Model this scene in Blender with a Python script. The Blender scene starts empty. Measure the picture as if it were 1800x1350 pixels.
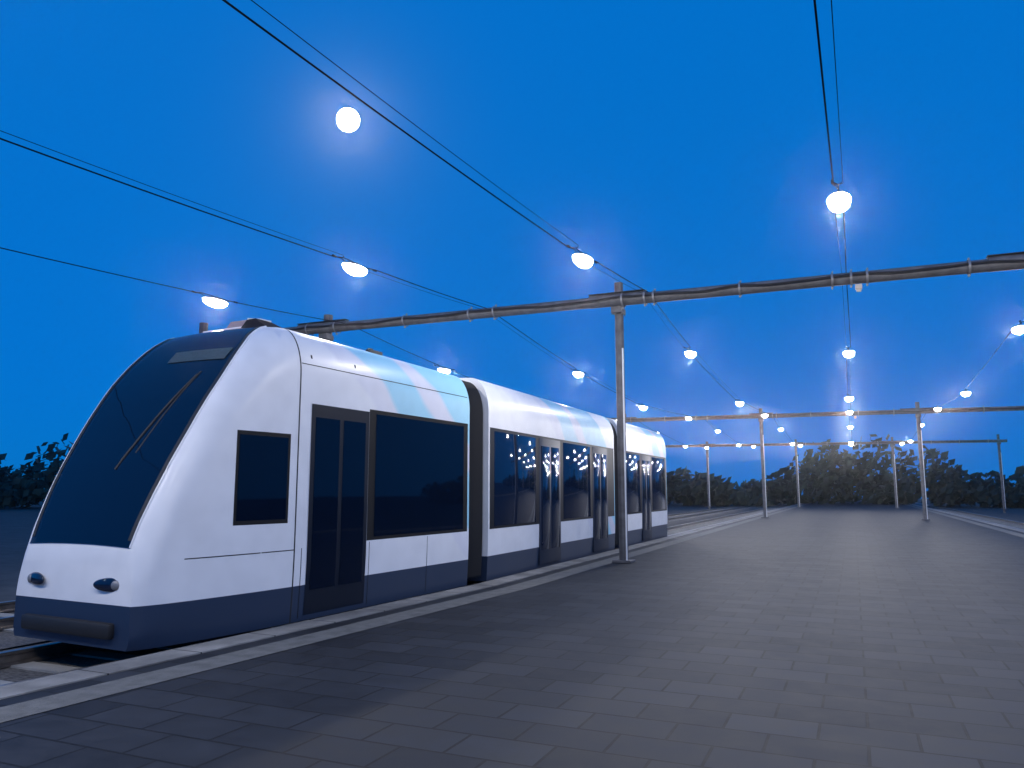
import bpy, bmesh, math, random
from mathutils import Vector, Matrix
random.seed(7)
R = math.radians
sc = bpy.context.scene
COL = sc.collection

# ------------------------------------------------------------------ camera
CAMZ = 1.6
cam_d = bpy.data.cameras.new("camera")
cam = bpy.data.objects.new("camera", cam_d); COL.objects.link(cam)
cam_d.sensor_width = 36.0
cam_d.lens = 27.04
cam_d.clip_start = 0.05
cam_d.clip_end = 6000
cam.location = (0, 0, CAMZ)
cam.rotation_euler = (R(90 + 7.875), 0, R(23.73))
sc.camera = cam

# ------------------------------------------------------------------ world: blue-hour sky
w = bpy.data.worlds.new("World"); sc.world = w
w.use_nodes = True
nt = w.node_tree; nt.nodes.clear()
sky = nt.nodes.new("ShaderNodeTexSky"); sky.sky_type = 'NISHITA'
sky.sun_disc = False
sky.sun_elevation = R(4)
sky.sun_rotation = R(270)
sky.air_density = 1.0; sky.dust_density = 0.0; sky.ozone_density = 6.0
tint = nt.nodes.new("ShaderNodeMix"); tint.data_type = 'RGBA'; tint.blend_type = 'MULTIPLY'
tint.inputs[0].default_value = 1.0
flat = nt.nodes.new("ShaderNodeMix"); flat.data_type = 'RGBA'; flat.blend_type = 'MIX'
flat.inputs[0].default_value = 0.8
SKY_TINT = (0.05, 0.55, 1.0, 1)
SKY_BASE = (0.0, 1.95, 7.1, 1)
tint.inputs[7].default_value = SKY_TINT
bg = nt.nodes.new("ShaderNodeBackground"); bg.inputs[1].default_value = 0.1
wo = nt.nodes.new("ShaderNodeOutputWorld")
nt.links.new(sky.outputs[0], tint.inputs[6])
nt.links.new(tint.outputs[2], flat.inputs[6])
flat.inputs[7].default_value = SKY_BASE
nt.links.new(flat.outputs[2], bg.inputs[0])
nt.links.new(bg.outputs[0], wo.inputs[0])

# ------------------------------------------------------------------ exposure
sc.view_settings.view_transform = 'Standard'
sc.view_settings.look = 'None'
sc.view_settings.exposure = 0.0
sc.view_settings.gamma = 1.0
LAMP_POWER = 480.0

# ------------------------------------------------------------------ helpers
def tag(o, label=None, cat=None, group=None, kind=None):
    if label: o["label"] = label
    if cat: o["category"] = cat
    if group: o["group"] = group
    if kind: o["kind"] = kind
    return o

def empty(name, loc=(0, 0, 0), rz=0.0):
    o = bpy.data.objects.new(name, None); COL.objects.link(o)
    o.location = loc; o.rotation_euler = (0, 0, rz); o.empty_display_size = .2
    return o

def obj(name, bm, m, parent=None, smooth=True, angle=35):
    me = bpy.data.meshes.new(name)
    bmesh.ops.recalc_face_normals(bm, faces=bm.faces)
    bm.to_mesh(me); bm.free()
    me.materials.append(m)
    if smooth:
        for p in me.polygons: p.use_smooth = True
        try: me.set_sharp_from_angle(angle=R(angle))
        except Exception: pass
    o = bpy.data.objects.new(name, me); COL.objects.link(o)
    if parent is not None: o.parent = parent
    return o

def copy_tree(o, parent=None):
    c = o.copy(); COL.objects.link(c)
    if parent is not None: c.parent = parent
    for ch in list(o.children): copy_tree(ch, c)
    return c

def box(bm, c, s, rot=None, bev=0.0):
    r = bmesh.ops.create_cube(bm, size=1)
    vs = r['verts']
    bmesh.ops.scale(bm, vec=s, verts=vs)
    if bev > 0:
        es = list({e for v in vs for e in v.link_edges})
        q = bmesh.ops.bevel(bm, geom=es, offset=bev, segments=2, affect='EDGES', profile=.5)
        vs = [v for v in q['verts']] + [v for v in vs if v.is_valid]
        vs = list(set(vs))
    if rot is not None: bmesh.ops.rotate(bm, cent=(0, 0, 0), matrix=rot, verts=vs)
    bmesh.ops.translate(bm, vec=c, verts=vs)

def tube(bm, pts, r, n=8, caps=True):
    pts = [Vector(p) for p in pts]
    rings = []
    up = Vector((0, 0, 1))
    for i, p in enumerate(pts):
        t = (pts[min(i + 1, len(pts) - 1)] - pts[max(i - 1, 0)]).normalized()
        ref = up if abs(t.z) < .9 else Vector((1, 0, 0))
        a = t.cross(ref).normalized(); b = a.cross(t).normalized()
        rr = r[i] if isinstance(r, (list, tuple)) else r
        rings.append([bm.verts.new(p + a * (rr * math.cos(2 * math.pi * k / n)) + b * (rr * math.sin(2 * math.pi * k / n))) for k in range(n)])
    for i in range(len(rings) - 1):
        for k in range(n):
            bm.faces.new((rings[i][k], rings[i][(k + 1) % n], rings[i + 1][(k + 1) % n], rings[i + 1][k]))
    if caps:
        bm.faces.new(rings[0][::-1]); bm.faces.new(rings[-1])

def lerp(a, b, t): return a + (b - a) * t
def interp(x, xs, ys):
    if x <= xs[0]: return ys[0]
    for i in range(len(xs) - 1):
        if x <= xs[i + 1]: return lerp(ys[i], ys[i + 1], (x - xs[i]) / (xs[i + 1] - xs[i]))
    return ys[-1]

# ------------------------------------------------------------------ materials
def mat(name, col, rough=.5, metal=0.0, noise=0.0, nscale=8.0, bump=0.0, bscale=60.0, coat=0.0, spec=.5):
    m = bpy.data.materials.new(name); m.use_nodes = True
    t = m.node_tree; b = t.nodes["Principled BSDF"]
    b.inputs["Base Color"].default_value = (*col, 1)
    b.inputs["Roughness"].default_value = rough
    b.inputs["Metallic"].default_value = metal
    b.inputs["Specular IOR Level"].default_value = spec
    if coat: b.inputs["Coat Weight"].default_value = coat; b.inputs["Coat Roughness"].default_value = .05
    tc = t.nodes.new("ShaderNodeTexCoord")
    if noise:
        n = t.nodes.new("ShaderNodeTexNoise"); n.inputs["Scale"].default_value = nscale; n.inputs["Detail"].default_value = 6
        t.links.new(tc.outputs["Object"], n.inputs["Vector"])
        r = t.nodes.new("ShaderNodeValToRGB")
        r.color_ramp.elements[0].position = .3; r.color_ramp.elements[1].position = .7
        r.color_ramp.elements[0].color = (*[c * (1 - noise) for c in col], 1)
        r.color_ramp.elements[1].color = (*[min(1, c * (1 + noise)) for c in col], 1)
        t.links.new(n.outputs[0], r.inputs[0]); t.links.new(r.outputs[0], b.inputs["Base Color"])
    if bump:
        n2 = t.nodes.new("ShaderNodeTexNoise"); n2.inputs["Scale"].default_value = bscale; n2.inputs["Detail"].default_value = 4
        t.links.new(tc.outputs["Object"], n2.inputs["Vector"])
        bp = t.nodes.new("ShaderNodeBump"); bp.inputs["Strength"].default_value = bump; bp.inputs["Distance"].default_value = .01
        t.links.new(n2.outputs[0], bp.inputs["Height"]); t.links.new(bp.outputs[0], b.inputs["Normal"])
    return m

def emit(name, col, strength):
    m = bpy.data.materials.new(name); m.use_nodes = True
    t = m.node_tree; t.nodes.clear()
    e = t.nodes.new("ShaderNodeEmission"); e.inputs[0].default_value = (*col, 1); e.inputs[1].default_value = strength
    o = t.nodes.new("ShaderNodeOutputMaterial"); t.links.new(e.outputs[0], o.inputs[0])
    return m

M_STEEL = mat("galvanised_steel", (.10, .10, .108), .6, .1, .35, 5.0, .15, 40)
M_STRAP = mat("steel_strap", (.24, .24, .25), .5, .4)
M_CABLE = mat("black_cable", (.008, .008, .012), .55)
M_WIRE = mat("dark_wire", (.005, .005, .012), 1.0, spec=.0)
M_HOUSE = mat("lamp_housing_grey", (.2, .2, .2), .5, .3)
M_LENS = emit("lamp_glow", (1.0, .95, .93), 30.0)
M_MOON = emit("moon_glow", (1.0, .97, .93), 150.0)
M_GLASS = mat("dark_windscreen_glass", (.004, .012, .035), .03, 0, 0, spec=.55)
M_DISP = mat("unlit_display_panel", (.115, .165, .18), .3, 0, .15, 30)
M_ROOF = mat("roof_grey_paint", (.35, .36, .38), .5, 0, .1, 4)
M_RUB = mat("black_rubber", (.012, .012, .014), .6)
M_UNIT = mat("roof_unit_paint", (.30, .24, .25), .5, 0, .15, 6)
M_NAVY = mat("navy_paint", (.006, .014, .035), .5)
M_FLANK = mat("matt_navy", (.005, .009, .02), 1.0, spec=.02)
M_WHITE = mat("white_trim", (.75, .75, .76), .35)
M_RAIL = mat("rail_steel", (.22, .2, .19), .3, .8, .2, 10)
M_BEIGE = mat("beige_plastic", (.55, .48, .4), .5)

def windscreen_material():
    m = bpy.data.materials.new("tinted_windscreen"); m.use_nodes = True
    t = m.node_tree; t.nodes.clear()
    tr = t.nodes.new("ShaderNodeBsdfTransparent"); tr.inputs[0].default_value = (.42, .5, .62, 1)
    df = t.nodes.new("ShaderNodeBsdfDiffuse"); df.inputs[0].default_value = (.004, .016, .05, 1)
    m0 = t.nodes.new("ShaderNodeMixShader"); m0.inputs[0].default_value = .45
    gl = t.nodes.new("ShaderNodeBsdfGlossy"); gl.inputs["Roughness"].default_value = .02
    fr = t.nodes.new("ShaderNodeFresnel"); fr.inputs[0].default_value = 1.5
    mx = t.nodes.new("ShaderNodeMixShader"); o = t.nodes.new("ShaderNodeOutputMaterial")
    t.links.new(tr.outputs[0], m0.inputs[1]); t.links.new(df.outputs[0], m0.inputs[2])
    t.links.new(fr.outputs[0], mx.inputs[0]); t.links.new(m0.outputs[0], mx.inputs[1]); t.links.new(gl.outputs[0], mx.inputs[2])
    t.links.new(mx.outputs[0], o.inputs[0])
    return m
M_WIND = windscreen_material()
M_DARKGREY = mat("dark_grey_plastic", (.05, .055, .06), .7, 0, .15, 8)

def livery_material():
    m = bpy.data.materials.new("tram_livery_paint"); m.use_nodes = True
    t = m.node_tree; b = t.nodes["Principled BSDF"]
    b.inputs["Roughness"].default_value = .5
    b.inputs["Coat Weight"].default_value = .35; b.inputs["Coat Roughness"].default_value = .3
    tc = t.nodes.new("ShaderNodeTexCoord"); sep = t.nodes.new("ShaderNodeSeparateXYZ")
    t.links.new(tc.outputs["Object"], sep.inputs[0])
    nz = t.nodes.new("ShaderNodeTexNoise"); nz.inputs["Scale"].default_value = .9; nz.inputs["Detail"].default_value = 1
    t.links.new(tc.outputs["Object"], nz.inputs["Vector"])
    # band coordinate: distance back along the train, leaning back downwards, wavy
    m1 = t.nodes.new("ShaderNodeMath"); m1.operation = 'MULTIPLY_ADD'; m1.inputs[1].default_value = 1.15
    t.links.new(sep.outputs[2], m1.inputs[0]); t.links.new(sep.outputs[1], m1.inputs[2])
    m2 = t.nodes.new("ShaderNodeMath"); m2.operation = 'MULTIPLY_ADD'; m2.inputs[1].default_value = .5
    t.links.new(nz.outputs[0], m2.inputs[0]); t.links.new(m1.outputs[0], m2.inputs[2])
    mr = t.nodes.new("ShaderNodeMapRange"); mr.inputs[1].default_value = 0; mr.inputs[2].default_value = 16
    t.links.new(m2.outputs[0], mr.inputs[0])
    r = t.nodes.new("ShaderNodeValToRGB"); r.color_ramp.interpolation = 'LINEAR'
    W = (.80, .81, .83, 1); CY = (.32, .66, .82, 1); LI = (.66, .68, .77, 1); W2 = (.73, .74, .80, 1)
    e = r.color_ramp.elements
    bands = [(0, W), (7.0, W2), (7.6, CY), (8.65, LI), (9.2, CY), (10.9, W), (12.4, CY), (14.0, W)]
    e[0].position = 0; e[0].color = W
    e[1].position = 1; e[1].color = W
    for (p0, c0), (p1, c1) in zip(bands[:-1], bands[1:]):
        for p, c in ((p1 - .05, c0), (p1 + .05, c1)):
            x = e.new(p / 16); x.color = c
    t.links.new(mr.outputs[0], r.inputs[0])
    # faint road dirt
    n2 = t.nodes.new("ShaderNodeTexNoise"); n2.inputs["Scale"].default_value = 3.0; n2.inputs["Detail"].default_value = 8
    t.links.new(tc.outputs["Object"], n2.inputs["Vector"])
    mr2 = t.nodes.new("ShaderNodeMapRange"); mr2.inputs[1].default_value = .3; mr2.inputs[2].default_value = .8
    mr2.inputs[3].default_value = 1.0; mr2.inputs[4].default_value = .88
    t.links.new(n2.outputs[0], mr2.inputs[0])
    mx = t.nodes.new("ShaderNodeMix"); mx.data_type = 'RGBA'; mx.blend_type = 'MULTIPLY'; mx.inputs[0].default_value = 1
    t.links.new(r.outputs[0], mx.inputs[6]); t.links.new(mr2.outputs[0], mx.inputs[7])
    # navy lower body below the waist
    st = t.nodes.new("ShaderNodeMath"); st.operation = 'LESS_THAN'; st.inputs[1].default_value = .42
    t.links.new(sep.outputs[2], st.inputs[0])
    mx2 = t.nodes.new("ShaderNodeMix"); mx2.data_type = 'RGBA'; mx2.inputs[7].default_value = (.01, .025, .06, 1)
    t.links.new(st.outputs[0], mx2.inputs[0]); t.links.new(mx.outputs[2], mx2.inputs[6])
    t.links.new(mx2.outputs[2], b.inputs["Base Color"])
    return m
M_LIV = livery_material()

# ------------------------------------------------------------------ ground, tracks, platform
PZ = 0.0          # platform surface
GZ = -0.32        # ground around the rails
def track_x(y, off=0.0):
    if y >= 12: x = -7.43
    else:
        d = 12 - y
        x = -7.43 - .0612 * d - (.0045 * max(0, d - 8) ** 2)
    return x + off

def ribbon(bm, ys, xl, xr, z):
    prev = None
    for y in ys:
        a = bm.verts.new((xl(y), y, z)); b = bm.verts.new((xr(y), y, z))
        if prev: bm.faces.new((prev[0], prev[1], b, a))
        prev = (a, b)

M_GROUND = mat("dark_gravelly_ground", (.035, .036, .036), .9, 0, .5, 1.5, .6, 25)
M_BALLAST = mat("track_ballast", (.075, .07, .066), .95, 0, .7, 22, 1.0, 30)
M_CONC = mat("concrete_edge", (.24, .235, .22), .8, 0, .2, 3, .3, 50)

bm = bmesh.new()
bmesh.ops.create_grid(bm, x_segments=30, y_segments=30, size=145)
bmesh.ops.translate(bm, vec=(0, 55, GZ - .02), verts=bm.verts)
tag(obj("ground", bm, M_GROUND), kind="structure")

YS = [-30 + 1.0 * i for i in range(61)] + [32 + 4 * i for i in range(30)]
bm = bmesh.new(); ribbon(bm, YS, lambda y: track_x(y, -1.7), lambda y: track_x(y, 1.25), GZ + .01)
tag(obj("track_bed", bm, M_BALLAST), kind="structure")
bm = bmesh.new(); ribbon(bm, YS, lambda y: -13.7, lambda y: -9.6, GZ + .006)
tag(obj("track_bed", bm, M_BALLAST), kind="structure")
bm = bmesh.new(); ribbon(bm, YS, lambda y: 6.25, lambda y: 9.4, GZ + .01)
tag(obj("track_bed", bm, M_BALLAST), kind="structure")

def rail_bm(xf):
    bm = bmesh.new()
    prof = [(-.065, 0), (.065, 0), (.065, .02), (.012, .04), (.012, .11), (.036, .125), (.036, .155), (-.036, .155), (-.036, .125), (-.012, .11), (-.012, .04), (-.065, .02)]
    prev = None
    for y in YS:
        ring = [bm.verts.new((xf(y) + px, y, GZ + .02 + pz)) for px, pz in prof]
        if prev:
            for k in range(len(prof)):
                bm.faces.new((prev[k], prev[(k + 1) % len(prof)], ring[(k + 1) % len(prof)], ring[k]))
        prev = ring
    return bm
TRK = [(lambda y: track_x(y), "under the white tram"), (lambda y: -11.6, "on the empty track behind the tram"), (lambda y: 7.6, "on the empty track right of the platform")]
for xf, where in TRK:
    t = empty("railway_track", (0, 0, 0))
    tag(t, "steel railway track with concrete sleepers " + where, "track", "railway tracks")
    for s in (-1, 1):
        obj("rail", rail_bm(lambda y, s=s: xf(y) + s * .7535), M_RAIL, t)
    bm = bmesh.new(); y = -20.0
    while y < 90:
        box(bm, (xf(y), y, GZ + .0), (2.3, .24, .06)); y += .7
    s = obj("sleeper", bm, M_CONC, t, smooth=False); s["kind"] = "stuff"

def paving_material():
    m = bpy.data.materials.new("dark_platform_paving"); m.use_nodes = True
    t = m.node_tree; b = t.nodes["Principled BSDF"]; b.inputs["Roughness"].default_value = .6; b.inputs["Specular IOR Level"].default_value = .22
    tc = t.nodes.new("ShaderNodeTexCoord")
    br = t.nodes.new("ShaderNodeTexBrick"); br.inputs["Scale"].default_value = 1.0
    br.inputs["Brick Width"].default_value = .6; br.inputs["Row Height"].default_value = .4; br.inputs["Mortar Size"].default_value = .011
    br.inputs["Color1"].default_value = (.009, .011, .016, 1); br.inputs["Color2"].default_value = (.021, .024, .031, 1); br.inputs["Mortar"].default_value = (.004, .004, .005, 1)
    t.links.new(tc.outputs["Object"], br.inputs["Vector"])
    n = t.nodes.new("ShaderNodeTexNoise"); n.inputs["Scale"].default_value = 3.5; n.inputs["Detail"].default_value = 12; n.inputs["Roughness"].default_value = .72
    t.links.new(tc.outputs["Object"], n.inputs["Vector"])
    mr = t.nodes.new("ShaderNodeMapRange"); mr.inputs[1].default_value = .3; mr.inputs[2].default_value = .7; mr.inputs[3].default_value = .5; mr.inputs[4].default_value = 1.5
    t.links.new(n.outputs[0], mr.inputs[0])
    mx = t.nodes.new("ShaderNodeMix"); mx.data_type = 'RGBA'; mx.blend_type = 'MULTIPLY'; mx.inputs[0].default_value = 1
    t.links.new(br.outputs[0], mx.inputs[6]); t.links.new(mr.outputs[0], mx.inputs[7])
    t.links.new(mx.outputs[2], b.inputs["Base Color"])
    mr2 = t.nodes.new("ShaderNodeMapRange"); mr2.inputs[3].default_value = .5; mr2.inputs[4].default_value = .8
    t.links.new(n.outputs[0], mr2.inputs[0]); t.links.new(mr2.outputs[0], b.inputs["Roughness"])
    bp = t.nodes.new("ShaderNodeBump"); bp.inputs["Strength"].default_value = .7; bp.inputs["Distance"].default_value = .008
    t.links.new(br.outputs["Fac"], bp.inputs["Height"]); bp.invert = True
    t.links.new(bp.outputs[0], b.inputs["Normal"])
    return m
M_PAVE = paving_material()
PE = 1.42     # platform edge, off the track centre
bm = bmesh.new()
ribbon(bm, YS, lambda y: track_x(y, PE + .38), lambda y: 5.85, PZ)
tag(obj("platform", bm, M_PAVE), kind="structure")
bm = bmesh.new()       # coping slabs along both edges, with a real step down to the ballast
def coping(bm, xa, xb):
    prev = None
    for y in YS:
        ring = [bm.verts.new((xa(y), y, GZ - .01)), bm.verts.new((xa(y), y, PZ + .012)), bm.verts.new((xb(y), y, PZ + .012)), bm.verts.new((xb(y), y, GZ - .01))]
        if prev:
            for k in range(3): bm.faces.new((prev[k], prev[k + 1], ring[k + 1], ring[k]))
        prev = ring
coping(bm, lambda y: track_x(y, PE), lambda y: track_x(y, PE + .38))
coping(bm, lambda y: 5.85, lambda y: 6.23)
tag(obj("platform_edge", bm, M_CONC), kind="structure")

def kerb_material():
    m = mat("kerb_stones", (.2, .195, .185), .8, 0, .25, 3, .3, 50)
    t = m.node_tree; b = t.nodes["Principled BSDF"]
    src = b.inputs["Base Color"].links[0].from_socket
    tc = t.nodes.new("ShaderNodeTexCoord"); sp = t.nodes.new("ShaderNodeSeparateXYZ"); t.links.new(tc.outputs["Object"], sp.inputs[0])
    fm = t.nodes.new("ShaderNodeMath"); fm.operation = 'PINGPONG'; fm.inputs[1].default_value = .5; t.links.new(sp.outputs[1], fm.inputs[0])
    lt = t.nodes.new("ShaderNodeMath"); lt.operation = 'GREATER_THAN'; lt.inputs[1].default_value = .009; t.links.new(fm.outputs[0], lt.inputs[0])
    n = t.nodes.new("ShaderNodeTexNoise"); n.inputs["Scale"].default_value = 1.1; n.inputs["Detail"].default_value = 8; t.links.new(tc.outputs["Object"], n.inputs["Vector"])
    mr = t.nodes.new("ShaderNodeMapRange"); mr.inputs[1].default_value = .35; mr.inputs[2].default_value = .65; mr.inputs[3].default_value = .55; mr.inputs[4].default_value = 1.1; t.links.new(n.outputs[0], mr.inputs[0])
    ml = t.nodes.new("ShaderNodeMath"); ml.operation = 'MULTIPLY'; t.links.new(lt.outputs[0], ml.inputs[0]); t.links.new(mr.outputs[0], ml.inputs[1])
    mx = t.nodes.new("ShaderNodeMix"); mx.data_type = 'RGBA'; mx.blend_type = 'MULTIPLY'; mx.inputs[0].default_value = 1
    t.links.new(src, mx.inputs[6]); t.links.new(ml.outputs[0], mx.inputs[7]); t.links.new(mx.outputs[2], b.inputs["Base Color"])
    return m
bpy.data.objects["platform_edge"].data.materials[0] = kerb_material()
M_TACT = mat("tactile_paving", (.11, .11, .105), .8, 0, .25, 6, .8, 90)
bm = bmesh.new()
ribbon(bm, YS, lambda y: track_x(y, PE + .62), lambda y: track_x(y, PE + 1.02), PZ + .005)
ribbon(bm, YS, lambda y: 5.21, lambda y: 5.61, PZ + .005)
tag(obj("tactile_paving", bm, M_TACT), kind="structure")

# ------------------------------------------------------------------ tram
TRAM = empty("tram", (-7.80, 5.9, 0.0), R(-3.5))
tag(TRAM, "white tram with dark raked windscreen and pale cyan livery patches standing below the gantry", "tram")
ZB = -.02
A_ = [0, .04, .12, .25, .40, .55, .70, .85, 1.0, 1.1, 1.2, 1.3, 1.4, 1.5, 1.6, 1.7, 1.8, 1.92, 2.05, 6.3]
ZT = [.82, 1.00, 1.25, 1.57, 1.89, 2.17, 2.44, 2.69, 2.916, 3.053, 3.184, 3.303, 3.414, 3.514, 3.592, 3.656, 3.693, 3.71, 3.715, 3.655]
L1 = 6.3
def ztop(a): return interp(a, A_, ZT)
def wside(a): return interp(a, [0, .1, .3, .6, 1.0, 1.5, 2.05, 2.4], [.98, 1.04, 1.10, 1.15, 1.20, 1.245, 1.27, 1.275])
def wglass(a): return interp(a, [0, .3, .6, 1.0, 1.2, 1.4, 1.5, 1.6, 1.7, 1.8, 2.05], [.84, .92, .96, .985, .96, .915, .88, .855, .845, .85, .895])
NC = 12; NS = 8; NG = 14
def profile(a):
    w_, g, zt = wside(a), wglass(a), ztop(a)
    rv = min(.65, (zt - ZB) * .55); rh = w_ - g
    half = []
    for k in range(NS): half.append((w_ - .05 * max(0, (1 - k / 2.5)) ** 2 * .6, lerp(ZB, zt - rv, k / NS)))
    for k in range(NC + 1):
        th = math.pi / 2 * k / NC
        half.append((g + rh * math.cos(th), zt - rv + rv * math.sin(th)))
    mid = []
    for k in range(1, NG):
        b = g * (1 - 2 * k / NG); mid.append((b, zt + .022 * (1 - (b / g) ** 2)))
    return half, mid
def station_pts(a):
    h, m = profile(a)
    return [(b, a, z) for b, z in h] + [(b, a, z) for b, z in m] + [(-b, a, z) for b, z in reversed(h)]
A_GL1 = 1.80
stations = sorted(set(A_ + [A_GL1] + [i * .06 for i in range(1, 34)] + [2.2, 2.5, 3, 3.6, 4.2, 4.8, 5.4, L1]))
i_g0 = NS + NC; i_g1 = NS + NC + NG
def loft(sts, keep):
    bm = bmesh.new(); prev = None
    for si, a in enumerate(sts):
        ring = [bm.verts.new(p) for p in station_pts(a)]
        if prev:
            for k in range(len(ring) - 1):
                if keep(k, sts[si - 1], a): bm.faces.new((prev[k], prev[k + 1], ring[k + 1], ring[k]))
        prev = ring
    return bm
is_glass = lambda k, a0, a1: (i_g0 <= k < i_g1) and a1 <= A_GL1 + 1e-6 and a0 >= .04 - 1e-6
bm = loft(stations, lambda k, a0, a1: not is_glass(k, a0, a1))
bm.verts.ensure_lookup_table()
# blunt front below the windscreen
f = [v for v in bm.verts if abs(v.co.y) < 1e-6]
f.sort(key=lambda v: math.atan2(v.co.z - .4, v.co.x))
try: bm.faces.new(f)
except Exception: pass
fb = [v for v in bm.verts if abs(v.co.y - L1) < 1e-6]
fb.sort(key=lambda v: math.atan2(v.co.z - 1.8, v.co.x))
try: bm.faces.new(fb)
except Exception: pass
loose = [v for v in bm.verts if not v.link_faces]
bmesh.ops.delete(bm, geom=loose, context='VERTS')
body = obj("body", bm, M_LIV, TRAM, angle=50)
bm = loft(stations, is_glass)
bmesh.ops.delete(bm, geom=[v for v in bm.verts if not v.link_faces], context='VERTS')
bmesh.ops.solidify(bm, geom=bm.faces[:], thickness=.012)
glass = obj("windscreen", bm, M_WIND, TRAM, angle=50)
# black printed border round the glass
def frit(a0, a1, f, n=40):
    bm = bmesh.new(); prev = None
    for i in range(n + 1):
        a = lerp(a0, a1, i / n); row = [bm.verts.new(p) for p in f(a)]
        if prev:
            for k in range(len(row) - 1): bm.faces.new((prev[k], prev[k + 1], row[k + 1], row[k]))
        prev = row
    return bm
def edge_pts(sd, wd=.05):
    def f(a):
        g = wglass(a); out = []
        for k in range(4):
            b = sd * (g - .004 - wd * k / 3); out.append((b, a - .012, ztop(a) + .022 * (1 - (b / g) ** 2) + .014))
        return out
    return f
for sd in (1, -1): obj("glass_border", frit(.06, 1.79, edge_pts(sd)), M_RUB, glass)
# what shows dimly through the glass: lining, bulkhead, console, seat
bm = bmesh.new(); prev = None
for a in [.1 + .1 * i for i in range(20)]:
    ring = [bm.verts.new((p[0] * .965, p[1] + .05, .03 + p[2] * .97)) for p in station_pts(a)]
    if prev:
        for k in range(len(ring) - 1):
            if not (i_g0 <= k < i_g1): bm.faces.new((prev[k], prev[k + 1], ring[k + 1], ring[k]))
    prev = ring
bm.faces.new(prev)
obj("cab_lining", bm, M_DARKGREY, TRAM)
bm = bmesh.new(); box(bm, (0, .62, .92), (1.7, .55, .34), bev=.05); box(bm, (.25, .72, 1.16), (.5, .22, .18), bev=.03); box(bm, (0, .62, .45), (1.6, .4, .7))
obj("console", bm, M_RUB, TRAM)
bm = bmesh.new(); box(bm, (.1, 1.42, .85), (.5, .5, .14), bev=.05); box(bm, (.1, 1.68, 1.3), (.5, .14, .85), bev=.05); box(bm, (.1, 1.70, 1.85), (.28, .11, .2), bev=.04); tube(bm, [(.1, 1.42, .0), (.1, 1.42, .8)], .06)
obj("driver_seat", bm, M_STRAP if False else M_NAVY, TRAM)
bm = bmesh.new(); box(bm, (-.2, 1.25, 2.86), (1.0, .35, .03), bev=.01)
obj("sun_blind", bm, M_ROOF, TRAM)
# destination display set just on the glass, following its bulge
def on_top(a, b, up=0.0):
    g = wglass(a); return (b, a, ztop(a) + .022 * (1 - (b / g) ** 2) + up)
def top_patch(a0, a1, b0, b1, up, na=6, nb=14):
    bm = bmesh.new()
    g = [[bm.verts.new(on_top(lerp(a0, a1, i / na), lerp(b0, b1, j / nb), up)) for j in range(nb + 1)] for i in range(na + 1)]
    for i in range(na):
        for j in range(nb): bm.faces.new((g[i][j], g[i][j + 1], g[i + 1][j + 1], g[i + 1][j]))
    bmesh.ops.solidify(bm, geom=bm.faces[:], thickness=.004)
    return bm
obj("destination_display", top_patch(1.17, 1.30, -.18, .83, .036), M_DISP, TRAM)
for sd in (1, -1):
    bm = bmesh.new()
    tube(bm, [(sd * (wglass(a) + .008), a, ztop(a) + .004) for a in [.04 + i * .044 for i in range(41)]], .014, 8)
    obj("windscreen_trim", bm, M_WHITE, TRAM)
# wiper on the windscreen
bm = bmesh.new()
tube(bm, [on_top(lerp(.35, 1.02, i / 10), lerp(.1, .56, i / 10), .03) for i in range(11)], .016, 6)
tube(bm, [on_top(lerp(.45, 1.06, i / 10), lerp(.30, .58, i / 10), .02) for i in range(11)], .011, 6)
obj("wiper", bm, M_RUB, TRAM)

def side_curve(a, off, k0, k1):     # points of the near-side profile between profile indices
    h, m = profile(a); return [(b, z) for b, z in h][k0:k1]
# body joints: the curved seam behind the cab and the cantrail joint
def seam_bm(a, wd=.022, off=.0015):
    bm = bmesh.new(); prev = None
    P0 = station_pts(a - wd / 2); P1 = station_pts(a + wd / 2)
    for p, q in zip(P0, P1):
        c = Vector((0, 0, 2.2)); n = Vector((p[0], 0, (p[2] - 2.6) * .8)).normalized()
        v0 = bm.verts.new(Vector(p) + n * off); v1 = bm.verts.new(Vector(q) + n * off)
        if prev: bm.faces.new((prev[0], prev[1], v1, v0))
        prev = (v0, v1)
    return bm
obj("body_joint", seam_bm(2.03), M_RUB, TRAM)
def side_strip(a0, a1, z0, z1, off=.003, th=.006, side=1, n=10):
    bm = bmesh.new(); g = []
    for i in range(n + 1):
        a = lerp(a0, a1, i / n); row = []
        h, _ = profile(a)
        for j in range(5):
            z = lerp(z0, z1, j / 4)
            b = interp(z, [q[1] for q in h], [q[0] for q in h]) + off
            row.append(bm.verts.new((b * side, a, z)))
        g.append(row)
    for i in range(n):
        for j in range(4): bm.faces.new((g[i][j], g[i + 1][j], g[i + 1][j + 1], g[i][j + 1]))
    bmesh.ops.solidify(bm, geom=bm.faces[:], thickness=th)
    return bm
obj("body_joint", side_strip(2.05, L1 - .05, 3.222, 3.234, .0015, .003), M_RUB, TRAM)
for a0 in (2.15, 3.52, 5.0):
    obj("body_joint", side_strip(a0, a0 + .012, .02, .88, .0015, .003, n=2), M_RUB, TRAM)
obj("body_joint", side_strip(.5, 2.02, .86, .872, .0015, .003), M_RUB, TRAM)
# two small dark lifting-point plugs above the joint
bm = bmesh.new(); 
obj("lifting_plug", side_strip(2.235, 2.265, 3.315, 3.365, .002, .004, n=2), M_RUB, TRAM)
obj("lifting_plug", side_strip(3.135, 3.165, 3.315, 3.365, .002, .004, n=2), M_RUB, TRAM)
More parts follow.
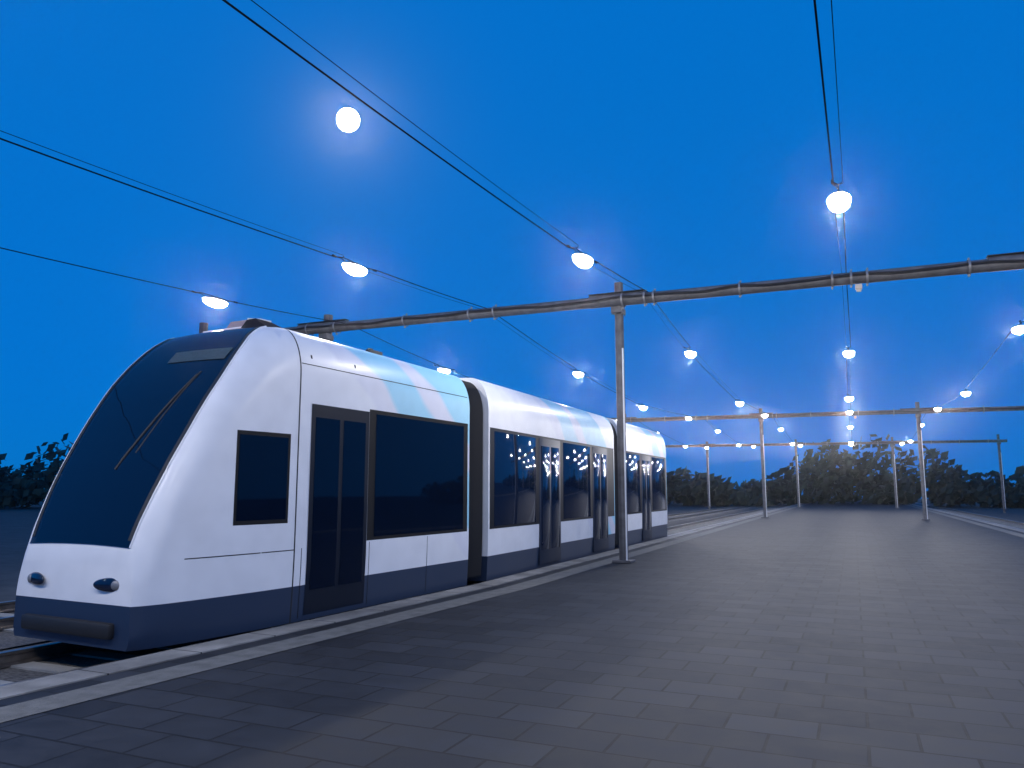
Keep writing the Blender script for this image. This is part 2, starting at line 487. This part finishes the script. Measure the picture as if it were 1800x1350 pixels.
# doors and windows of the front section
for s in (1, -1):
    obj("window_frame", side_strip(1.08, 1.90, 1.20, 2.30, .0015, .004, s), M_RUB, TRAM)
    obj("cab_window", side_strip(1.12, 1.86, 1.25, 2.25, .003, .006, s), M_GLASS, TRAM)
    obj("window_band", side_strip(3.46, L1 - .06, .90, 2.76, .001, .003, s), M_RUB, TRAM)
    d = obj("door", side_strip(2.25, 3.45, .05, 2.72, .006, .012, s), M_NAVY, TRAM)
    for a0 in (2.33, 2.89):
        obj("pane", side_strip(a0, a0 + .48, .35, 2.55, .009, .004, s, 4), M_GLASS, d)
    obj("window", side_strip(3.62, L1 - .2, .95, 2.70, .004, .008, s), M_GLASS, TRAM)
# headlights (unlit) low on the nose
for s in (-1, 1):
    def pod(sx, sy, sz, dx, dy, dz):
        bm = bmesh.new()
        bmesh.ops.create_uvsphere(bm, u_segments=24, v_segments=12, radius=1)
        bmesh.ops.scale(bm, vec=(sx, sy, sz), verts=bm.verts)
        bmesh.ops.rotate(bm, cent=(0, 0, 0), matrix=Matrix.Rotation(R(14 * s), 3, 'Z'), verts=bm.verts)
        bmesh.ops.translate(bm, vec=((.66 + dx) * s, .012 + dy, .62 + dz), verts=bm.verts)
        return bm
    hl = obj("headlight", pod(.24, .045, .075, 0, 0, 0), M_GLASS, TRAM)
    obj("reflector", pod(.058, .03, .052, -.08, -.025, 0), M_STRAP, hl)
    obj("reflector", pod(.058, .03, .052, .07, -.012, 0), M_STRAP, hl)
bm = bmesh.new(); box(bm, (0, -.02, .16), (1.5, .10, .16), bev=.03)
obj("bumper", bm, M_RUB, TRAM)
# roof fittings at the front: white lip and a low equipment box with dark sloped flank
bm = bmesh.new()
box(bm, (-.07, 1.95, 3.765), (.78, .04, .04), bev=.012)
obj("roof_lip", bm, M_WHITE, TRAM)
def frustum(b0, b1, t0, t1, a0, a1, ta0, ta1, z0, z1):
    bm = bmesh.new()
    lo = [bm.verts.new(p) for p in ((b0, a0, z0), (b1, a0, z0), (b1, a1, z0), (b0, a1, z0))]
    hi = [bm.verts.new(p) for p in ((t0, ta0, z1), (t1, ta0, z1), (t1, ta1, z1), (t0, ta1, z1))]
    bm.faces.new(lo[::-1]); bm.faces.new(hi)
    for k in range(4): bm.faces.new((lo[k], lo[(k + 1) % 4], hi[(k + 1) % 4], hi[k]))
    return bm
bm = frustum(-.08, .34, .0, .30, 1.965, 2.3, 2.0, 2.28, 3.75, 3.885)
ru = obj("roof_unit", bm, M_UNIT, TRAM, smooth=False)
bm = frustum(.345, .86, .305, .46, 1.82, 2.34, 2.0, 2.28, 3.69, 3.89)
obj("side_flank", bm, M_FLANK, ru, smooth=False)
bm = bmesh.new(); tube(bm, [(.32, 1.99, 3.893), (.42, 2.13, 3.90), (.47, 2.27, 3.893)], .014, 8)
obj("edge_trim", bm, M_WHITE, ru)
bm = bmesh.new(); box(bm, (.82, 4.12, 3.725), (.08, .34, .07), bev=.01); box(bm, (.82, 4.02, 3.745), (.06, .08, .07), bev=.01)
obj("roof_bracket", bm, M_RUB, TRAM)
# bellows and following sections
def section(name, L):
    bm = bmesh.new(); prev = None
    for a in [i * L / 8 for i in range(9)]:
        h, m = profile(3.0)
        ring = [bm.verts.new((b, a, z)) for b, z in h] + [bm.verts.new((b, a, z)) for b, z in m] + [bm.verts.new((-b, a, z)) for b, z in reversed(h)]
        if prev:
            for k in range(len(ring) - 1): bm.faces.new((prev[k], prev[k + 1], ring[k + 1], ring[k]))
        else: first = ring
        prev = ring
    bm.faces.new(first[::-1]); bm.faces.new(prev)
    return obj(name, bm, M_LIV, None, angle=50)
def flat_panel(x, a0, a1, z0, z1, th):
    bm = bmesh.new(); box(bm, (x, (a0 + a1) / 2, (z0 + z1) / 2), (th, a1 - a0, z1 - z0), bev=.002); return bm
def bellows_bm(L):
    bm = bmesh.new(); prev = None
    n = 17
    for i in range(n):
        sc_ = .955 if i % 2 else .90
        h, m = profile(3.0)
        pts = [(b, z) for b, z in h] + [(b, z) for b, z in m] + [(-b, z) for b, z in reversed(h)]
        ring = [bm.verts.new((b * sc_, L * i / (n - 1), 1.9 + (z - 1.9) * sc_)) for b, z in pts]
        if prev:
            for k in range(len(ring) - 1): bm.faces.new((prev[k], prev[k + 1], ring[k + 1], ring[k]))
        prev = ring
    return bm
inv = Matrix.Rotation(R(3.5), 4, 'Z')
y0 = L1
bl = obj("bellows", bellows_bm(.62), M_RUB, TRAM); bl.location = (0, y0, 0); bl.rotation_euler = (0, 0, R(1.7))
off = Vector((0, y0 + .62, 0))
for i, L in enumerate((8.2, 6.0)):
    s = section("body", L); s.parent = TRAM
    s.location = off; s.rotation_euler = (0, 0, R(3.5))
    for sd in (1, -1):
        obj("window_band", flat_panel(sd * 1.2755, .06, L - .06, .90, 2.76, .006), M_RUB, s)
        if L > 7: spans = [("window", .25, 2.3), ("door", 2.5, 3.8), ("window", 4.0, 6.0), ("door", 6.2, 7.5)]
        else: spans = [("window", .25, 2.2), ("door", 2.4, 3.6), ("window", 3.8, 5.7)]
        for nm, a0, a1 in spans:
            if nm == "window":
                obj("window", flat_panel(sd * 1.277, a0, a1, .95, 2.70, .012), M_GLASS, s)
            else:
                d = obj("door", flat_panel(sd * 1.277, a0, a1, .05, 2.72, .016), M_NAVY, s)
                mid = (a0 + a1) / 2
                obj("door_pane", flat_panel(sd * 1.284, a0 + .09, mid - .05, .35, 2.55, .010), M_GLASS, s)
                obj("door_pane", flat_panel(sd * 1.284, mid + .05, a1 - .09, .35, 2.55, .010), M_GLASS, s)
    back = inv @ Vector((0, 1, 0))
    off = off + back * L
    if i == 0:
        b2 = obj("bellows", bellows_bm(.62), M_RUB, TRAM); b2.location = off; b2.rotation_euler = (0, 0, R(3.5))
        off = off + back * .62
bm = bmesh.new()
for a in (1.6, 3.4):
    box(bm, (0, a, -.10), (1.9, .9, .26), bev=.04)
obj("bogie", bm, M_RUB, TRAM)

# ------------------------------------------------------------------ lighting gantries
BY = 16.9
def beam_z(x): return 5.925 - .0065 * x
def rope(x0, x1, f, n): return [(lerp(x0, x1, i / n), f(lerp(x0, x1, i / n))) for i in range(n + 1)]
STRAPS = [-17.0, -15.2, -13.55, -12.62, -10.46, -8.56, -7.88, -4.62, -4.10, -3.89, -2.01, -.16, .20, .50, 2.30, 4.4, 6.6, 8.8, 11.0]
def make_gantry():
    g = empty("lighting_gantry", (0, BY, 0))
    bm = bmesh.new()
    tube(bm, [(x, 0, beam_z(x)) for x in (-18.2, -12, -6, 0, 6, 12.4)], .125, 20)
    b = obj("beam", bm, M_STEEL, g)
    # sleeves where beam lengths meet over the masts
    for xa, xb in ((-13.9, -12.3), (-5.42, -4.12), (2.62, 4.3)):
        bm = bmesh.new()
        tube(bm, [(xa, 0, beam_z(xa) + .018), (xb, 0, beam_z(xb) + .018)], .149, 20)
        sl = obj("beam_sleeve", bm, M_STEEL, b)
        bm = bmesh.new(); xm = (xa + xb) / 2
        box(bm, (xm, -.02, beam_z(xm) + .172), (xb - xa + .02, .2, .014))
        obj("cover_plate", bm, M_CABLE, b)
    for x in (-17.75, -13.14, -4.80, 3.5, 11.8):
        bm = bmesh.new()
        tube(bm, [(x, .26, PZ - .3), (x, .26, 6.62 if x < -17 else 6.44)], .125 if x < -13 else .105, 8)
        m_ = obj("mast", bm, M_STEEL, g, smooth=False)
        bm = bmesh.new(); zt = beam_z(x)
        box(bm, (x, .20, zt - .22), (.26, .34, .10), bev=.008)
        box(bm, (x, .14, zt - .15), (.26, .24, .06), bev=.006)
        for dx in (-.115, .115):
            for dy in (.06, .34): tube(bm, [(x + dx, dy, zt - .31), (x + dx, dy, zt - .14)], .012, 6)
        obj("bracket", bm, M_STEEL, m_, smooth=False)
        bm = bmesh.new(); tube(bm, [(x + .092, .17, PZ), (x + .092, .17, 4.86)], .019, 10)  # pale strip added as the lamplight highlight down the mast's right edge
        obj("highlight_strip", bm, M_WHITE, m_)
        bm = bmesh.new(); box(bm, (x, .26, PZ + .03), (.42, .42, .05), bev=.006)
        obj("base_plate", bm, M_STEEL, m_, smooth=False)
    # black power cable tied along the near face, drooping between the ties
    pts = []
    for i in range(len(STRAPS) - 1):
        a, c = STRAPS[i], STRAPS[i + 1]; L = c - a
        n = max(4, int(L / .12))
        for k in range(n):
            t = k / n; x = lerp(a, c, t)
            z = beam_z(x) + .045 - min(.05, .024 * L) * math.sin(math.pi * t) ** 1.3 + .008 * math.sin(x * 5.1)
            rel = z - beam_z(x)
            y = -math.sqrt(max(.0, .158 ** 2 - rel ** 2)) if not (-13.9 < x < -12.3 or -5.42 < x < -4.12 or 2.62 < x < 4.3) else -.168
            pts.append((x, y, z))
    bm = bmesh.new(); tube(bm, pts, .020, 8); obj("power_cable", bm, M_CABLE, g)
    bm = bmesh.new(); tube(bm, [(x, y - .004 + .012 * math.sin(x * 2), z - .036) for x, y, z in pts[::2]], .008, 6); obj("thin_cable", bm, M_CABLE, g)
    for x in STRAPS:
        bm = bmesh.new(); zc = beam_z(x)
        rr = .176 if (-13.9 < x < -12.3 or -5.42 < x < -4.12 or 2.62 < x < 4.3) else .156
        ring = [(x + random.uniform(-.004, .004), -(rr + .03 * max(0, math.cos(t))) * math.cos(t), zc + rr * math.sin(t)) for t in [2 * math.pi * k / 24 for k in range(25)]]
        for i in range(24):
            p, q = Vector(ring[i]), Vector(ring[i + 1])
            vs = [bm.verts.new(v) for v in (p + Vector((-.022, 0, 0)), p + Vector((.022, 0, 0)), q + Vector((.022, 0, 0)), q + Vector((-.022, 0, 0)))]
            bm.faces.new(vs)
        bmesh.ops.remove_doubles(bm, verts=bm.verts, dist=.002)
        bmesh.ops.solidify(bm, geom=bm.faces[:], thickness=.004)
        box(bm, (x - .01, -.02, zc - rr - .018), (.035, .05, .04))
        box(bm, (x + .01, .02, zc + rr + .018), (.03, .04, .04))
        obj("strap", bm, M_STRAP, g)
    bm = bmesh.new(); box(bm, (.33, -.02, beam_z(.3) - .20), (.13, .12, .10), bev=.015); box(bm, (.33, -.02, beam_z(.3) - .27), (.09, .08, .05), bev=.01)
    obj("junction_box", bm, M_BEIGE, g)
    bm = bmesh.new(); box(bm, (-.82, -.137, beam_z(-.8) + .02), (.06, .012, .028), bev=.003)
    obj("marker_tag", bm, M_WHITE, g)
    return g
G0 = make_gantry()
SPAN = 30.6
tag(G0, "nearest grey tubular gantry beam on masts with cable strapped along it above the tram", "gantry", "gantries carrying the lamp wires")
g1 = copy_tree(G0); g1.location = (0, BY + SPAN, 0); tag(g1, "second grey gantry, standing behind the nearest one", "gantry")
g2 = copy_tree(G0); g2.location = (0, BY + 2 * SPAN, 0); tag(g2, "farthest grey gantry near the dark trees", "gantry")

# ------------------------------------------------------------------ wires and lamps
ROWS = {
    "A": dict(x=-4.10, lamps={12.4: (-4.08, 12.4, 5.60), 22.6: (-4.14, 22.5, 5.60)}, desc="row that runs over the grey mast", thin=.19),
    "B": dict(x=-8.15, lamps={12.4: (-8.11, 11.35, 5.64), 22.6: (-8.40, 24.8, 5.58)}, desc="row that passes above the tram roof", thin=.20),
    "C": dict(x=-12.35, lamps={12.4: (-12.33, 12.22, 5.64), 22.6: (-12.40, 22.57, 5.63)}, desc="leftmost row, behind the tram cab", thin=0),
    "D": dict(x=.07, lamps={2.2: (-.02, 2.2, 5.20), 12.4: (.06, 11.25, 5.61), 22.6: (.12, 24.3, 5.60)}, desc="row running straight away at the right", thin=.12),
    "E": dict(x=4.05, lamps={12.4: (4.06, 12.3, 5.61), 22.6: (4.05, 22.4, 5.62)}, desc="row at the far right edge", thin=0),
}
PITCH = [(2.2, 5.20), (12.4, 5.60), (22.6, 5.60), (32.8, 5.20), (43.0, 5.60), (53.2, 5.60), (63.4, 5.20), (73.6, 5.60)]
BEAMS = [(-13.7, 6.08), (16.9, 6.08), (47.5, 6.08), (78.1, 6.08)]

def make_lamp():
    l = empty("hanging_lamp", (0, 0, 0))
    HL, HW = .33, .155
    def lens_profile(sz, zo):
        bm = bmesh.new()
        bmesh.ops.create_uvsphere(bm, u_segments=20, v_segments=10, radius=1)
        keep = (lambda z: z <= 1e-4) if sz < 0 else (lambda z: z >= -1e-4)
        bmesh.ops.delete(bm, geom=[f for f in bm.faces if not all(keep(v.co.z) for v in f.verts)], context='FACES')
        bmesh.ops.delete(bm, geom=[v for v in bm.verts if not v.link_faces], context='VERTS')
        for v in bm.verts:
            v.co = Vector((v.co.x * HW, v.co.y * HL, v.co.z * abs(sz) + zo))
        return bm
    obj("lens", lens_profile(-.14, -.03), M_LENS, l)
    ld = bpy.data.lights.new("lamp_light", 'POINT'); ld.energy = LAMP_POWER; ld.color = (1.0, .95, .92); ld.shadow_soft_size = .06
    lo = bpy.data.objects.new("lamp_light", ld); COL.objects.link(lo); lo.location = (0, 0, -.175); lo.parent = l
    bm = lens_profile(.05, -.022)
    box(bm, (0, 0, -.026), (2 * HW * .7, 2 * HL * .8, .012))
    obj("housing", bm, M_HOUSE, l)
    for s in (-1, 1):
        bm = bmesh.new()
        tube(bm, [(.0, s * .30, .0), (s * .03, s * .36, .045), (s * .06, s * .43, .05), (s * .07, s * .50, .05)], .008, 6)
        tube(bm, [(-s * .07, s * .44, .05), (-s * .03, s * .40, .055), (s * .03, s * .40, .055), (s * .07, s * .44, .05)], .006, 6)
        tube(bm, [(s * .07, s * .48, .05), (s * .07, s * .58, .052)], .018, 8)
        obj("hanger", bm, M_WIRE, l)
    return l
proto = make_lamp()
ORD = {2.2: "overhead before the frame", 12.4: "first before the nearest gantry", 22.6: "first beyond the nearest gantry", 32.8: "second beyond the nearest gantry", 43.0: "last before the second gantry", 53.2: "first beyond the second gantry", 63.4: "second beyond the second gantry", 73.6: "last before the farthest gantry"}
SHORT = {"A": "row crossing beside the grey mast", "B": "row above the tram roof", "C": "leftmost row", "D": "row running straight away", "E": "row at the right edge"}
first = True
for key, row in ROWS.items():
    nodes = []
    for (y, z) in PITCH:
        p = row["lamps"].get(y, (row["x"], y, z)); p = (p[0] - .02, p[1], p[2] + .03)
        nodes.append((p[1], p[0], p[2], 'L'))
        o = proto if first else copy_tree(proto)
        first = False
        o.location = p
        tag(o, "glowing white lamp, %s, %s" % (ORD[y], SHORT[key]), "lamp", "glowing lamps hung on the wires")
    for (y, z) in BEAMS: nodes.append((y, row["x"], z, 'B'))
    nodes.sort()
    def wire(thick, sgn0):
        bm = bmesh.new()
        s = sgn0; d = (row["thin"] or .12) / 2 * (1 if thick else 1)
        seg = []
        pts = []
        for i, (y, x, z, kd) in enumerate(nodes):
            if kd == 'B':
                pts.append((x + s * d * .7, y, z - (.0 if thick else .01)))
            else:
                pts.append((x + s * d, y - .5, z + .05))
                pts.append((x, y - .36, z + .06)); pts.append((x, y + .36, z + .06))
                s = -s
                pts.append((x + s * d, y + .5, z + .05))
        out = []
        for a, b in zip(pts[:-1], pts[1:]):
            L = b[1] - a[1]
            n = 1 if L < 1.5 else 8
            for k in range(n):
                t = k / n
                out.append((lerp(a[0], b[0], t), lerp(a[1], b[1], t), lerp(a[2], b[2], t) - .004 * L * math.sin(math.pi * t) * (L > 1.5)))
        out.append(pts[-1])
        tube(bm, out, .0095 if thick else .0042, 6)
        return bm
    o = obj("support_wire", wire(True, 1), M_WIRE)
    tag(o, "thick dark support wire of the lamp " + row["desc"], "wire", "support wires of the lamps")
    if row["thin"]:
        o = obj("thin_wire", wire(False, -1), M_WIRE)
        tag(o, "thin dark wire of the lamp " + row["desc"], "wire", "thin wires of the lamps")

# ------------------------------------------------------------------ moon
mdir = Vector((-0.53273696, 0.72117191, 0.44283452))
MD = 2500.0
bm = bmesh.new(); bmesh.ops.create_uvsphere(bm, u_segments=32, v_segments=16, radius=MD * 20.0 / 1480)
mo = obj("moon", bm, M_MOON); mo.location = mdir * MD
tag(mo, "bright round moon in the blue sky below the long wire", "moon")

# ------------------------------------------------------------------ far dark trees closing the view
M_LEAF = mat("dark_foliage", (.035, .05, .03), .8, 0, .6, .6)
rnd = random.Random(3)
bm = bmesh.new()
def leafcard(p, s):
    n = Vector((rnd.gauss(0, 1), rnd.gauss(0, 1), rnd.gauss(0, 1))).normalized()
    a = n.orthogonal().normalized(); b = n.cross(a)
    vs = [bm.verts.new(p + a * (s * ca) + b * (s * .6 * cb)) for ca, cb in ((-1, 0), (0, -1), (1, 0), (0, 1))]
    bm.faces.new(vs)
for i in range(120):
    th = lerp(R(-75), R(30), (i + rnd.random()) / 120)
    Rr = rnd.uniform(96, 112)
    cx, cy = Rr * math.sin(th), Rr * math.cos(th)
    H = rnd.uniform(2.5, 6.0) * (1.1 + .45 * math.sin(i * .31) + .25 * math.sin(i * 1.7)); wd = rnd.uniform(1.8, 4.6)
    nl = 240
    for k in range(nl):
        u = Vector((rnd.gauss(0, 1), rnd.gauss(0, 1), rnd.gauss(0, 1))).normalized() * rnd.random() ** .4
        p = Vector((cx + u.x * wd, cy + u.y * wd, GZ + H * .5 + u.z * H * .5))
        leafcard(p, rnd.uniform(.35, .7))
tr = obj("distant_trees", bm, M_LEAF, smooth=False)
tag(tr, "dark line of distant trees along the horizon", "trees", kind="stuff")

# ------------------------------------------------------------------ haze: thin volume added to imitate lens glare round lamps and moon
bm = bmesh.new(); box(bm, (0, 55, 10), (300, 300, 23))
hz = bpy.data.materials.new("glare_haze"); hz.use_nodes = True
t = hz.node_tree; t.nodes.clear()
pv = t.nodes.new("ShaderNodeVolumePrincipled"); ou = t.nodes.new("ShaderNodeOutputMaterial")
pv.inputs["Color"].default_value = (1, 1, 1, 1)
pv.inputs["Density"].default_value = .0006
pv.inputs["Anisotropy"].default_value = .96
t.links.new(pv.outputs[0], ou.inputs["Volume"])
h = obj("haze", bm, hz, smooth=False)
tag(h, "thin haze added for the glare round the lamps", "haze", kind="stuff")
